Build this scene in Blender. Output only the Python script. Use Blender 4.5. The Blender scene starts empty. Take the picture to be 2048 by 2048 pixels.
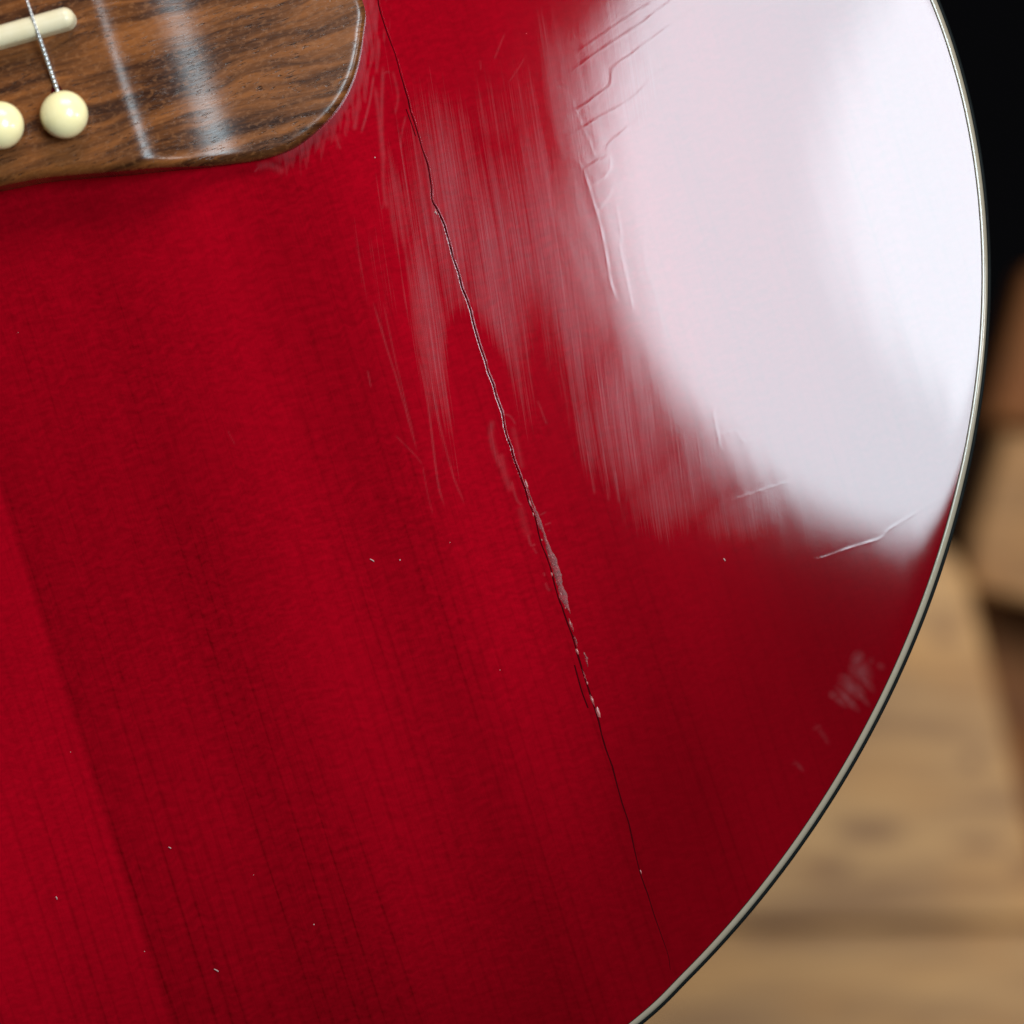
import bpy, math, random
import numpy as np
from mathutils import Matrix, Vector

random.seed(7); rng = np.random.default_rng(11)
S = bpy.context.scene
COL = S.collection

# ------------------------------------------------------------------ place, camera, light
W = 0.164            # width of the picture on the guitar top (m)
D = 0.5              # lens to top
ZT = 0.112           # height of the guitar top above the boards it lies on
TH = math.radians(17.6)
OX, OY = -0.098469, 0.055304          # bridge centre
ZC = -0.14           # top of the wooden crate; the guitar lies on foam blocks above it
RD = 8.0             # dome radius of the top

cam = bpy.data.cameras.new('camera'); camo = bpy.data.objects.new('camera', cam); COL.objects.link(camo)
camo.location = (0, 0, ZT + D)
cam.sensor_width = 36; cam.lens = 36 * D / W
cam.clip_start = 0.01; cam.clip_end = 50
cam.dof.use_dof = True
cam.dof.focus_distance = D + 0.0012
cam.dof.aperture_fstop = cam.lens / 17.0
S.camera = camo

world = bpy.data.worlds.new('World'); S.world = world; world.use_nodes = True
world.node_tree.nodes['Background'].inputs[0].default_value = (0.6, 0.75, 1, 1)
world.node_tree.nodes['Background'].inputs[1].default_value = 0.008

def area(name, loc, target, sx, sy, power, col, shape='ELLIPSE'):
    l = bpy.data.lights.new(name, 'AREA'); l.shape = shape; l.size = sx; l.size_y = sy
    l.energy = power; l.color = col
    o = bpy.data.objects.new(name, l); COL.objects.link(o); o.location = loc
    d = Vector(target) - Vector(loc); o.rotation_euler = d.to_track_quat('-Z', 'Y').to_euler()
    return o
area('octagonal_softbox', (0.173, 0.112, ZT + 0.50), (0.173, 0.112, 0), 0.264, 0.264, 3.15, (0.725, 0.91, 1.0))
area('softbox_core', (0.335, 0.175, ZT + 1.05), (0.335, 0.175, 0), 0.28, 0.30, 1.35, (0.86, 0.95, 1.0))
area('key_lamp', (-0.02, 0.36, ZT + 0.25), (-0.02, 0.02, ZT), 0.26, 0.16, 1.25, (1.0, 0.96, 0.92))
area('side_lamp', (0.62, 0.03, ZT + 0.42), (0, 0.0, ZT), 0.12, 0.30, 1.6, (1.0, 0.97, 0.94))

S.render.engine = 'CYCLES'
S.cycles.use_denoising = True
S.cycles.max_bounces = 8
S.view_settings.view_transform = 'Standard'; S.view_settings.look = 'None'
S.view_settings.exposure = 0; S.view_settings.gamma = 1

# ------------------------------------------------------------------ coordinates
ct, st = math.cos(TH), math.sin(TH)
def px2w(p, h=0.0):
    """photo pixel (2048 scale) at height h above the top plane -> world xy"""
    p = np.asarray(p, float); k = W / 2048 * (D - h) / D
    return np.stack([(p[..., 0] - 1024) * k, (1024 - p[..., 1]) * k], -1)
def w2l(w):
    w = np.asarray(w, float); x = w[..., 0] - OX; y = w[..., 1] - OY
    return np.stack([x * ct + y * st, -x * st + y * ct], -1)
def l2w(l):
    l = np.asarray(l, float)
    return np.stack([OX + l[..., 0] * ct - l[..., 1] * st, OY + l[..., 0] * st + l[..., 1] * ct], -1)
def dome(l): return -(l[..., 0] ** 2 + l[..., 1] ** 2) / (2 * RD)
def p2l(p, h=0.0, on_top=True):
    l = w2l(px2w(p, h))
    if on_top:
        for _ in range(2):
            hh = (dome(l) + h)[..., None] if l.ndim > 1 else dome(l) + h
            k = W / 2048 * (D - hh) / D
            p_ = np.asarray(p, float)
            l = w2l(np.stack([p_[..., 0] - 1024, 1024 - p_[..., 1]], -1) * k)
    return l

def catmull(P, n, closed=False):
    P = np.asarray(P, float)
    if closed: Q = np.vstack([P[-1:], P, P[:2]])
    else: Q = np.vstack([2 * P[:1] - P[1:2], P, 2 * P[-1:] - P[-2:-1]])
    out = []
    for i in range(len(Q) - 3):
        p0, p1, p2, p3 = Q[i:i + 4]; t = np.linspace(0, 1, n, endpoint=False)[:, None]
        out.append(.5 * (2 * p1 + (p2 - p0) * t + (2 * p0 - 5 * p1 + 4 * p2 - p3) * t ** 2 + (3 * p1 - p0 - 3 * p2 + p3) * t ** 3))
    out = np.vstack(out)
    return out if closed else np.vstack([out, P[-1:]])

# body outline, polar about PC in guitar coordinates
PC = np.array([0.0, -0.024])
edge_px = [(1875,0),(1941,207),(1961,300),(1972,400),(1978,500),(1978,590),(1972,683),(1958,818),(1941,900),(1926,973),
           (1895,1086),(1858,1210),(1776,1400),(1724,1500),(1650,1619),(1478,1839),(1281,2048)]
el = p2l(edge_px)
a_ = np.arctan2(el[:, 0], -(el[:, 1] - PC[1])); r_ = np.hypot(el[:, 0], el[:, 1] - PC[1])
cf = np.polyfit(a_, r_, 4)
vis = np.linspace(a_.min() - .02, a_.max() + .02, 14)
pts = [(0.0, 0.1535)]
half = [(a, np.polyval(cf, a)) for a in vis]
far = np.array([(164,2),(156,32),(140,66),(124,100),(116,130),(117,158),(124,192),(128,222),(122,256),(100,284),(60,298),(0,302)]) / 1000
half += [(math.atan2(x, -(y - PC[1])), math.hypot(x, y - PC[1])) for x, y in far]
tail = [(0.0, np.polyval(cf, vis[0]) * .995), (vis[0] * .5, np.polyval(cf, vis[0]) * .998)]
hp = np.array(tail + half)
full = np.vstack([hp, np.c_[2 * math.pi - hp[::-1, 0], hp[::-1, 1]][1:-1]])
cart = np.c_[np.sin(full[:, 0]) * full[:, 1], PC[1] - np.cos(full[:, 0]) * full[:, 1]]
cs = catmull(cart, 24, True)
aa = np.unwrap(np.arctan2(cs[:, 0], -(cs[:, 1] - PC[1]))); rr = np.hypot(cs[:, 0], cs[:, 1] - PC[1])
o_ = np.argsort(aa); AA = aa[o_]; RR = rr[o_]
AAe = np.r_[AA - 2 * math.pi, AA, AA + 2 * math.pi]; RRe = np.r_[RR, RR, RR]
def Rof(a): return np.interp(a, AAe, RRe)
def polar(l): return np.arctan2(l[..., 0], -(l[..., 1] - PC[1])), np.hypot(l[..., 0], l[..., 1] - PC[1])
def outline(n):
    a = np.linspace(0, 2 * math.pi, n, endpoint=False); r = Rof(a)
    r = (np.roll(r, 1) + 2 * r + np.roll(r, -1)) / 4
    P = np.c_[np.sin(a) * r, PC[1] - np.cos(a) * r]
    T = np.roll(P, -1, 0) - np.roll(P, 1, 0); T /= np.linalg.norm(T, axis=1)[:, None]
    return P, np.c_[T[:, 1], -T[:, 0]]      # points, outward normals
def edge_drop(d):                            # the top rolls over a little towards the binding
    q = np.clip(1 - d / 0.006, 0, 1)
    return -0.00022 * q ** 2.6

# ------------------------------------------------------------------ helpers
def mesh_obj(name, v, f, mat, parent=None, smooth=True):
    me = bpy.data.meshes.new(name)
    v = np.asarray(v, np.float32)
    if isinstance(f, np.ndarray) and f.ndim == 2:
        n, m = f.shape
        me.vertices.add(len(v)); me.vertices.foreach_set('co', v.ravel())
        me.loops.add(n * m); me.loops.foreach_set('vertex_index', f.astype(np.int32).ravel())
        me.polygons.add(n); me.polygons.foreach_set('loop_start', np.arange(0, n * m, m, dtype=np.int32))
        me.polygons.foreach_set('loop_total', np.full(n, m, np.int32))
        me.update(calc_edges=True)
    else:
        me.from_pydata(v.tolist(), [], [list(map(int, q)) for q in f]); me.update()
    me.validate()
    if smooth: me.polygons.foreach_set('use_smooth', np.ones(len(me.polygons), bool))
    me.materials.append(mat)
    o = bpy.data.objects.new(name, me); COL.objects.link(o)
    if parent: o.parent = parent
    return o
def tag(o, label=None, cat=None, group=None, kind=None):
    for k_, v_ in (('label', label), ('category', cat), ('group', group), ('kind', kind)):
        if v_: o[k_] = v_
    return o
def empty(name, loc=(0, 0, 0), rz=0):
    o = bpy.data.objects.new(name, None); COL.objects.link(o); o.location = loc; o.rotation_euler = (0, 0, rz)
    o.empty_display_size = .05; return o
def tube(P, r, n=8):
    """swept tube; r scalar or per point"""
    P = np.asarray(P, float); r = np.broadcast_to(np.asarray(r, float), (len(P),))
    T = np.gradient(P, axis=0); T /= np.linalg.norm(T, axis=1)[:, None]
    up = np.array([0, 0, 1.]) if abs(T[0, 2]) < .9 else np.array([1., 0, 0])
    V = []
    for p, t, q in zip(P, T, r):
        a = np.cross(t, up); a /= np.linalg.norm(a); b = np.cross(a, t)
        for k_ in range(n):
            w = 2 * math.pi * k_ / n; V.append(p + q * (math.cos(w) * a + math.sin(w) * b))
    F = [[i * n + j, i * n + (j + 1) % n, (i + 1) * n + (j + 1) % n, (i + 1) * n + j] for i in range(len(P) - 1) for j in range(n)]
    F += [list(range(n))[::-1], [(len(P) - 1) * n + j for j in range(n)]]
    return V, F
def lathe(prof, n=48):
    V = []; F = []
    for r, z in prof:
        for k_ in range(n):
            w = 2 * math.pi * k_ / n; V.append((r * math.cos(w), r * math.sin(w), z))
    m = len(prof)
    for i in range(m - 1):
        for j in range(n):
            F.append([i * n + j, i * n + (j + 1) % n, (i + 1) * n + (j + 1) % n, (i + 1) * n + j])
    F.append(list(range(n))[::-1]); F.append([(m - 1) * n + j for j in range(n)])
    return V, F

# ------------------------------------------------------------------ material helpers
class NT:
    def __init__(s, name):
        s.m = bpy.data.materials.new(name); s.m.use_nodes = True; s.t = s.m.node_tree
        s.n = s.t.nodes; s.n.clear(); s.out = s.n.new('ShaderNodeOutputMaterial')
        s.tc = s.n.new('ShaderNodeTexCoord')
    def link(s, a, b): s.t.links.new(a, b)
    def _in(s, sock, v):
        if hasattr(v, 'is_output'): s.link(v, sock)
        elif v is not None: sock.default_value = v
    def math(s, op, a, b=None, c=None, clamp=False):
        n = s.n.new('ShaderNodeMath'); n.operation = op; n.use_clamp = clamp
        for i, v in enumerate((a, b, c)):
            if v is not None: s._in(n.inputs[i], v)
        return n.outputs[0]
    def mapr(s, v, a, b, c=0., d=1., smooth=False):
        n = s.n.new('ShaderNodeMapRange'); n.interpolation_type = 'SMOOTHSTEP' if smooth else 'LINEAR'
        s._in(n.inputs[0], v)
        for i, q in enumerate((a, b, c, d)): s._in(n.inputs[i + 1], q)
        return n.outputs[0]
    def mapping(s, vec, scale=(1, 1, 1), rot=(0, 0, 0), loc=(0, 0, 0)):
        n = s.n.new('ShaderNodeMapping'); s.link(vec, n.inputs[0])
        n.inputs['Scale'].default_value = scale; n.inputs['Rotation'].default_value = rot; n.inputs['Location'].default_value = loc
        return n.outputs[0]
    def noise(s, vec, scale=1, detail=2, rough=.5, dist=0):
        n = s.n.new('ShaderNodeTexNoise'); s.link(vec, n.inputs['Vector']); n.inputs['Scale'].default_value = scale
        n.inputs['Detail'].default_value = detail; n.inputs['Roughness'].default_value = rough; n.inputs['Distortion'].default_value = dist
        return n.outputs[0]
    def mix(s, f, a, b, blend='MIX'):
        n = s.n.new('ShaderNodeMix'); n.data_type = 'RGBA'; n.blend_type = blend
        s._in(n.inputs[0], f); s._in(n.inputs[6], a); s._in(n.inputs[7], b)
        return n.outputs[2]
    def attr(s, name):
        n = s.n.new('ShaderNodeAttribute'); n.attribute_name = name; return n.outputs['Fac']
    def sep(s, vec):
        n = s.n.new('ShaderNodeSeparateXYZ'); s.link(vec, n.inputs[0]); return n.outputs
    def comb(s, x, y, z):
        n = s.n.new('ShaderNodeCombineXYZ'); [s._in(n.inputs[i], v) for i, v in enumerate((x, y, z))]; return n.outputs[0]
    def bump(s, h, strength, dist, normal=None):
        n = s.n.new('ShaderNodeBump'); s._in(n.inputs['Height'], h); n.inputs['Strength'].default_value = strength
        n.inputs['Distance'].default_value = dist
        if normal: s.link(normal, n.inputs['Normal'])
        return n.outputs[0]
    def pbsdf(s, **kw):
        n = s.n.new('ShaderNodeBsdfPrincipled')
        for k_, v in kw.items(): s._in(n.inputs[k_.replace('_', ' ')], v)
        return n
    def done(s, sh): s.link(sh, s.out.inputs[0]); return s.m
def plain(name, col, rough, spec=.5, **kw):
    t = NT(name)
    o = t.mapping(t.tc.outputs['Object'], (900, 900, 900))
    nz = t.noise(o, 1, 3)
    c = t.mix(t.mapr(nz, .3, .7, 0, .5), (*col, 1), tuple(x * .82 for x in col) + (1,))
    p = t.pbsdf(Base_Color=c, Roughness=t.mapr(nz, .3, .7, rough * .85, rough * 1.15))
    p.inputs['Specular IOR Level'].default_value = spec
    return t.done(p.outputs[0])

# -- cherry lacquered spruce
def mat_cherry():
    t = NT('cherry_lacquer')
    ob = t.tc.outputs['Object']
    mm = t.mapping(ob, (1000, 1000, 1000))
    x, y, z = t.sep(mm)
    # grain: rings run along the guitar, slightly wavy, width changing across the board
    wob = t.noise(t.comb(t.math('MULTIPLY', x, .04), t.math('MULTIPLY', y, .004), 0.0), 1, 2)
    wob2 = t.noise(t.comb(t.math('MULTIPLY', x, .45), t.math('MULTIPLY', y, .010), 3.0), 1, 2)
    xa = t.math('ABSOLUTE', x)
    u = t.math('ADD', t.math('ADD', xa, t.math('MULTIPLY', wob, 6.0)), t.math('MULTIPLY', wob2, .9))
    # ring spacing grows from the edge to the centre seam
    ph = t.math('MULTIPLY', t.math('POWER', t.math('MAXIMUM', u, 1.0), .93), 1 / 1.62)
    saw = t.math('FRACT', ph)
    ring = t.mapr(t.math('ABSOLUTE', t.math('SUBTRACT', saw, .5)), .26, .5, 0, 1, True)
    wn = t.n.new('ShaderNodeTexWhiteNoise'); wn.noise_dimensions = '1D'; t.link(t.math('FLOOR', t.math('SUBTRACT', ph, .0)), wn.inputs['W'])
    ring = t.math('MULTIPLY', ring, t.mapr(wn.outputs[0], 0, 1, .25, 1.1))
    ring = t.math('MULTIPLY', ring, t.mapr(t.noise(t.comb(t.math('MULTIPLY', x, .6), t.math('MULTIPLY', y, .018), 31.0), 1, 2), .3, .62, .35, 1.1))
    ring = t.math('MULTIPLY', ring, t.mapr(t.math('ADD', y, t.mapr(wob, .3, .7, -25, 25)), -15, -100, .30, 1.0))
    ramp = t.noise(t.comb(t.math('MULTIPLY', x, .05), t.math('MULTIPLY', y, .010), 9.0), 1, 3)
    fib = t.noise(t.comb(t.math('MULTIPLY', x, 4.0), t.math('MULTIPLY', y, .12), 5.0), 1, 3, .6)
    silkv = t.noise(t.comb(t.math('MULTIPLY', x, .35), t.math('MULTIPLY', t.math('ADD', y, t.math('MULTIPLY', wob2, 3.0)), 1.05), 1.0), 1, 1, .5, .2)
    silk2 = t.noise(t.comb(t.math('MULTIPLY', x, .9), t.math('MULTIPLY', y, 1.6), 11.0), 1, 1, .5)
    silk_amt = t.noise(t.comb(t.math('MULTIPLY', x, .03), t.math('MULTIPLY', y, .03), 4.0), 1, 2)
    mott = t.noise(t.comb(t.math('MULTIPLY', x, .018), t.math('MULTIPLY', y, .012), 2.0), 1, 2)
    v = t.math('MULTIPLY', ring, t.mapr(ramp, .3, .7, -.12, -.40))
    v = t.math('ADD', v, t.mapr(silkv, .3, .72, -.13, .14))
    v = t.math('ADD', v, t.math('MULTIPLY', t.mapr(silk2, .35, .7, -.09, .12), t.mapr(silk_amt, .35, .6, .3, 1)))
    v = t.math('ADD', v, t.mapr(fib, .3, .7, -.09, .09))
    v = t.math('MULTIPLY', v, t.mapr(x, 75, 115, 1, .42))       # grain colour faded where the softbox reflection lies, to keep it smooth
    v = t.math('ADD', v, t.mapr(mott, .3, .7, -.09, .09))
    # book-matched halves: runout makes the bass half read lighter, a step at the seam, broad bands
    band = t.noise(t.comb(t.math('MULTIPLY', x, .06), t.math('MULTIPLY', y, .002), 21.0), 1, 1)
    v = t.math('ADD', v, t.mapr(band, .3, .7, -.16, .16))
    v = t.math('ADD', v, t.math('ADD', t.mapr(x, -.5, .5, .20, -.06), t.math('MULTIPLY', t.mapr(x, -.5, .5, 0, 1), t.mapr(x, 0, 70, -.16, .02))))
    v = t.math('ADD', v, 1.0)
    v = t.math('MAXIMUM', v, .15)
    base = t.mix(t.mapr(v, .5, 1.5, 0, 1), (.158, .0003, .0034, 1), (.348, .0006, .0078, 1))
    base = t.mix(t.mapr(v, .15, .55, 0, 1), (.075, .0003, .0012, 1), base)
    # red grows darker towards the rim
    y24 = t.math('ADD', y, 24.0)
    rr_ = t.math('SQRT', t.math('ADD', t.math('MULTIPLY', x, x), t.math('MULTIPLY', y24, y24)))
    rim_dark = t.mapr(t.math('ADD', rr_, t.mapr(mott, .3, .7, -9, 9)), 92, 156, 0, .62, True)
    base = t.mix(rim_dark, base, (.055, .0002, .0011, 1))
    haze = t.attr('haze')
    # streaks of fine rubbing scratches; they run a few degrees off the grain
    sv = t.mapping(mm, (1, 1, 1), (0, 0, math.radians(9.0)))
    sx, sy, sz = t.sep(sv)
    wv = t.noise(t.comb(t.math('MULTIPLY', sx, .06), t.math('MULTIPLY', sy, .012), 2.0), 1, 1)
    sxw = t.math('ADD', sx, t.math('MULTIPLY', wv, 2.0))
    s1 = t.noise(t.comb(t.math('MULTIPLY', sxw, 4.2), t.math('MULTIPLY', sy, .028), 0.0), 1, 4, .7)
    s2 = t.noise(t.comb(t.math('MULTIPLY', sxw, .55), t.math('MULTIPLY', sy, .016), 7.0), 1, 3, .6)
    s3 = t.noise(t.comb(t.math('MULTIPLY', sxw, 9.0), t.math('MULTIPLY', sy, .11), 3.0), 1, 3, .6)
    thr = t.math('ADD', t.math('MULTIPLY', t.math('ADD', s1, s2), .5), t.math('MULTIPLY', t.math('SUBTRACT', s3, .5), .25))
    # where haze is strong almost everything is rubbed, where weak only the deepest streaks
    lo = t.mapr(haze, 0, 1, .76, .16)
    hz = t.mapr(thr, lo, t.math('ADD', lo, .34), 0, 1)
    hz = t.math('MULTIPLY', hz, t.mapr(haze, 0, .25, 0, 1))
    hz = t.math('MULTIPLY', hz, t.mapr(s1, .3, .7, .40, 1.35))
    mark = t.attr('mark')                       # single scratches and smears
    hz = t.math('MINIMUM', t.math('ADD', hz, t.math('MULTIPLY', mark, t.mapr(s1, .3, .65, .45, 1.25))), 1.4)
    hz = t.math('ADD', hz, t.attr('smear'))     # soft pale patches, no scratches in them
    # lacquer surface
    oil = t.noise(t.comb(t.math('MULTIPLY', x, .35), t.math('MULTIPLY', y, .06), 15.0), 1, 0)
    bn = t.bump(t.math('MULTIPLY', t.math('ADD', t.math('MULTIPLY', s1, t.mapr(haze, 0, .6, .10, 1.)), t.math('MULTIPLY', s3, t.math('MULTIPLY', haze, .4))), 1.0), 1.0, 0.0000026)
    bn = t.bump(oil, 1.0, 0.000006, bn)
    p = t.pbsdf(Base_Color=base, Roughness=.45)
    p.inputs['Specular IOR Level'].default_value = 0.0
    p.inputs['Coat Weight'].default_value = 1.0
    p.inputs['Coat IOR'].default_value = 1.5
    t.link(t.mapr(haze, 0, 1, .06, .075), p.inputs['Coat Roughness'])
    t.link(bn, p.inputs['Coat Normal'])
    g = t.n.new('ShaderNodeBsdfAnisotropic'); g.distribution = 'GGX'
    g.inputs['Color'].default_value = (.95, .93, .97, 1)
    g.inputs['Roughness'].default_value = .40; g.inputs['Anisotropy'].default_value = .55
    tan = t.n.new('ShaderNodeVectorTransform'); tan.vector_type = 'VECTOR'; tan.convert_from = 'OBJECT'; tan.convert_to = 'WORLD'
    tan.inputs[0].default_value = (math.sin(math.radians(9)), math.cos(math.radians(9)), 0)
    t.link(tan.outputs[0], g.inputs['Tangent']); t.link(bn, g.inputs['Normal'])
    mx = t.n.new('ShaderNodeMixShader'); t.link(t.math('MULTIPLY', hz, .0165), mx.inputs[0])
    t.link(p.outputs[0], mx.inputs[1]); t.link(g.outputs[0], mx.inputs[2])
    return t.done(mx.outputs[0])

def mat_rosewood():
    t = NT('rosewood')
    mm = t.mapping(t.tc.outputs['Object'], (1000, 1000, 1000))
    x, y, z = t.sep(mm)
    w1 = t.noise(t.comb(t.math('MULTIPLY', x, .04), t.math('MULTIPLY', y, .07), 0.), 1, 3)
    yy = t.math('ADD', y, t.math('MULTIPLY', w1, 6.0))
    b1 = t.noise(t.comb(t.math('MULTIPLY', x, .03), t.math('MULTIPLY', yy, .38), 1.), 1, 4, .6)
    b2 = t.noise(t.comb(t.math('MULTIPLY', x, .22), t.math('MULTIPLY', yy, 1.6), 4.), 1, 4, .65)
    b3 = t.noise(t.comb(t.math('MULTIPLY', x, .9), t.math('MULTIPLY', y, 1.4), 9.), 1, 3, .6)
    c = t.mix(t.mapr(b1, .36, .62, 0, 1, True), (.024, .008, .004, 1), (.205, .066, .017, 1))
    c = t.mix(t.mapr(b2, .42, .68, 0, .6), c, (.095, .032, .011, 1))
    c = t.mix(t.mapr(b3, .52, .7, 0, .45), c, (.23, .085, .026, 1))
    # pores: short dark dashes along the bridge
    pv = t.noise(t.comb(t.math('MULTIPLY', x, .55), t.math('MULTIPLY', t.math('ADD', y, t.math('MULTIPLY', x, -.08)), 3.2), 6.), 1, 2, .5)
    pore = t.math('MULTIPLY', t.mapr(pv, .58, .68, 0, 1, True), t.mapr(t.noise(t.comb(t.math('MULTIPLY', x, .12), t.math('MULTIPLY', y, .25), 13.), 1, 2), .38, .6, .1, 1))
    c = t.mix(t.math('MULTIPLY', pore, .85), c, (.014, .006, .004, 1))
    bn = t.bump(t.math('SUBTRACT', t.math('MULTIPLY', b2, .5), pore), 1.0, .00003)
    p = t.pbsdf(Base_Color=c, Roughness=t.mapr(b3, .3, .7, .22, .30), Normal=bn)
    p.inputs['Specular IOR Level'].default_value = .34
    return t.done(p.outputs[0])

def mat_cream(name, col, rough, sub=.0):
    t = NT(name)
    mm = t.mapping(t.tc.outputs['Object'], (1000, 1000, 1000))
    n1 = t.noise(mm, .5, 3); n2 = t.noise(mm, 4, 2)
    c = t.mix(t.mapr(n1, .3, .7, 0, .4), (*col, 1), (col[0] * .9, col[1] * .85, col[2] * .7, 1))
    p = t.pbsdf(Base_Color=c, Roughness=t.mapr(n2, .3, .7, rough * .8, rough * 1.2), Normal=t.bump(n2, .3, .00002))
    return t.done(p.outputs[0])

def mat_plank(name, light, dark, scale=1.0, knots=()):
    t = NT(name)
    ob = t.tc.outputs['Object']
    x, y, z = t.sep(t.mapping(ob, (1000, 1000, 1000)))
    w = t.noise(t.comb(t.math('MULTIPLY', x, .008), t.math('MULTIPLY', y, .02), 1.), 1, 2)
    yy = t.math('ADD', y, t.math('MULTIPLY', w, 14.))
    g1 = t.noise(t.comb(t.math('MULTIPLY', x, .010), t.math('MULTIPLY', yy, .085), 0.), scale, 3, .55)
    g2 = t.noise(t.comb(t.math('MULTIPLY', x, .06), t.math('MULTIPLY', yy, .9), 5.), scale, 4, .6)
    g3 = t.noise(t.comb(t.math('MULTIPLY', x, .03), t.math('MULTIPLY', y, .05), 8.), 1, 2)
    f = t.math('ADD', t.mapr(g1, .40, .66, 0, .75), t.mapr(g2, .4, .7, 0, .3), clamp=True)
    for kx, ky, kr, kq in knots:
        dx = t.math('SUBTRACT', x, kx); dy = t.math('MULTIPLY', t.math('SUBTRACT', y, ky), kq)
        d = t.math('SQRT', t.math('ADD', t.math('MULTIPLY', dx, dx), t.math('MULTIPLY', dy, dy)))
        f = t.math('MAXIMUM', f, t.mapr(d, kr * .5, kr * 1.6, 1.0, 0, True))
    c = t.mix(f, (*light, 1), (*dark, 1))
    c = t.mix(t.mapr(g3, .45, .7, 0, .35), c, (light[0] * 1.05, light[1] * .88, light[2] * .62, 1))
    p = t.pbsdf(Base_Color=c, Roughness=.65, Normal=t.bump(g2, .6, .0008))
    return t.done(p.outputs[0])

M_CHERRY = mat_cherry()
M_ROSE = mat_rosewood()
M_PIN = mat_cream('ivory_plastic', (.88, .745, .41), .2)
M_SADDLE = mat_cream('bone', (.66, .56, .38), .38)
M_BIND = mat_cream('aged_white_binding', (.27, .222, .168), .12)
M_BLACK = plain('black_ply', (.004, .005, .005), .6, .08)
M_SIDE = plain('dark_side_lacquer', (.02, .006, .005), .2)
M_DARK = plain('crack_shadow', (.038, .0012, .0025), .9, .0)
M_STEEL = None

# ================================================================== SETTING
floor_mat = plain('black_cloth', (.006, .005, .006), .95, .1)
fl = mesh_obj('floor', [(-3, -3, -.80), (3, -3, -.80), (3, 3, -.80), (-3, 3, -.80)], [[0, 1, 2, 3]], floor_mat, smooth=False)
tag(fl, 'dark floor below the wooden crate', 'floor', kind='structure')

def prism(poly, z0, z1, bev=.0015):
    """board of polygon outline (ccw, xy) with a small chamfer"""
    poly = np.asarray(poly, float); n = len(poly)
    T = np.roll(poly, -1, 0) - poly; T /= np.linalg.norm(T, axis=1)[:, None]
    N = np.c_[T[:, 1], -T[:, 0]]; Nv = N + np.roll(N, 1, 0); Nv /= (Nv * N).sum(1)[:, None]
    inner = poly - Nv * bev
    rings = [np.c_[inner, np.full(n, z0)], np.c_[poly, np.full(n, z0 + bev)], np.c_[poly, np.full(n, z1 - bev)], np.c_[inner, np.full(n, z1)]]
    V = np.vstack(rings); F = [[k_ * n + i, k_ * n + (i + 1) % n, (k_ + 1) * n + (i + 1) % n, (k_ + 1) * n + i] for k_ in range(3) for i in range(n)]
    F += [list(range(n))[::-1], [3 * n + i for i in range(n)]]
    return V, F
hz0 = -ZT + ZC
def bp(*p, h=hz0): return [tuple(px2w(q, h)) for q in p]
crate = empty('wooden_crate', (0, 0, -.80))
tag(crate, 'weathered tan plank crate beneath the red guitar, dark gap at its upper right', 'crate')
def board(poly, z0, z1, mat, origin=None):
    poly = np.asarray(poly)
    c = poly.mean(0)
    V, F = prism(poly - c, z0 + ZC, z1 + ZC)
    o = mesh_obj('plank', V, F, mat, crate, smooth=False)
    o.location = (c[0], c[1], .80); return o
LIGHTW = (.73, .375, .145); DARKW = (.33, .15, .062)
pa = np.array(bp((-2600, 1075), (-2600, 2700), (2330, 2700), (2045, 1600), (1938, 1165), (1905, 1100)))
ca = pa.mean(0)
def kn(p, r, q=1.1):
    w = px2w(p, hz0) - ca; return (w[0] * 1000, w[1] * 1000, r, q)
M_PA = mat_plank('tan_plank', LIGHTW, DARKW, 1.0, [kn((1945, 1522), 2.6), (kn((2050, 1735), 4.0)), kn((1890, 1265), 3.0), kn((1740, 1662), 9.0, 3.2), kn((1655, 1735), 7.0, 2.4), kn((1960, 1690), 7.0, 4.0), kn((1560, 1858), 12.0, 5.0), kn((1850, 1852), 18.0, 6.5), kn((1760, 1790), 8, 4.5)])
for part in ([(-2600, 1075), (-2600, 1854), (2112, 1848), (2045, 1600), (1938, 1165), (1905, 1100)], [(-2600, 1862), (-2600, 2700), (2330, 2700), (2116, 1857)]):
    q_ = np.array(bp(*part)); V, F = prism(q_ - ca, -.02 + ZC, ZC)
    o = mesh_obj('plank', V, F, M_PA, crate, smooth=False); o.location = (ca[0], ca[1], .80)
M_PC = mat_plank('shaded_plank', (.30, .088, .009), (.17, .046, .005), 1.2)  # shade of the gap put into the wood colour, darker than the tan boards
M_PB = mat_plank('tan_plank_end', (.47, .22, .075), (.22, .095, .034), 1.3)
pb = np.array(bp((2010, 865), (1948, 1075), (1940, 1175), (2560, 1330), (2560, 865), h=hz0 - .012))
board(pb, -.04, -.012, M_PB)
board(np.array(bp((2060, 540), (1975, 850), (2560, 850), (2560, 540), h=hz0 - .10)), -.12, -.10, M_PC)  # darker plank added to stand for the shaded upper end of the tan board
pc = np.array(bp((1900, 1160), (1900, 2900), (3000, 2900), (3000, 1160), h=hz0 - .08))
board(pc, -.10, -.08, M_PC)
# boards further up, under the waist and upper bout, and the crate's sides
for y0 in (.13, .27, .41):
    board([(-.42, y0), (-.02, y0), (-.02, y0 + .12), (-.42, y0 + .12)], -.02, 0, M_PA)
for x0 in (-.40, -.06):
    board([(x0, -.20), (x0 + .03, -.20), (x0 + .03, .53), (x0, .53)], -.06, -.0205, M_PC)
    for y0 in (-.19, .49):
        board([(x0, y0), (x0 + .03, y0), (x0 + .03, y0 + .03), (x0, y0 + .03)], -.66, -.0605, M_PC)
board([(.16, -.20), (.20, -.20), (.20, -.16), (.16, -.16)], -.66, -.1005, M_PC)

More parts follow.
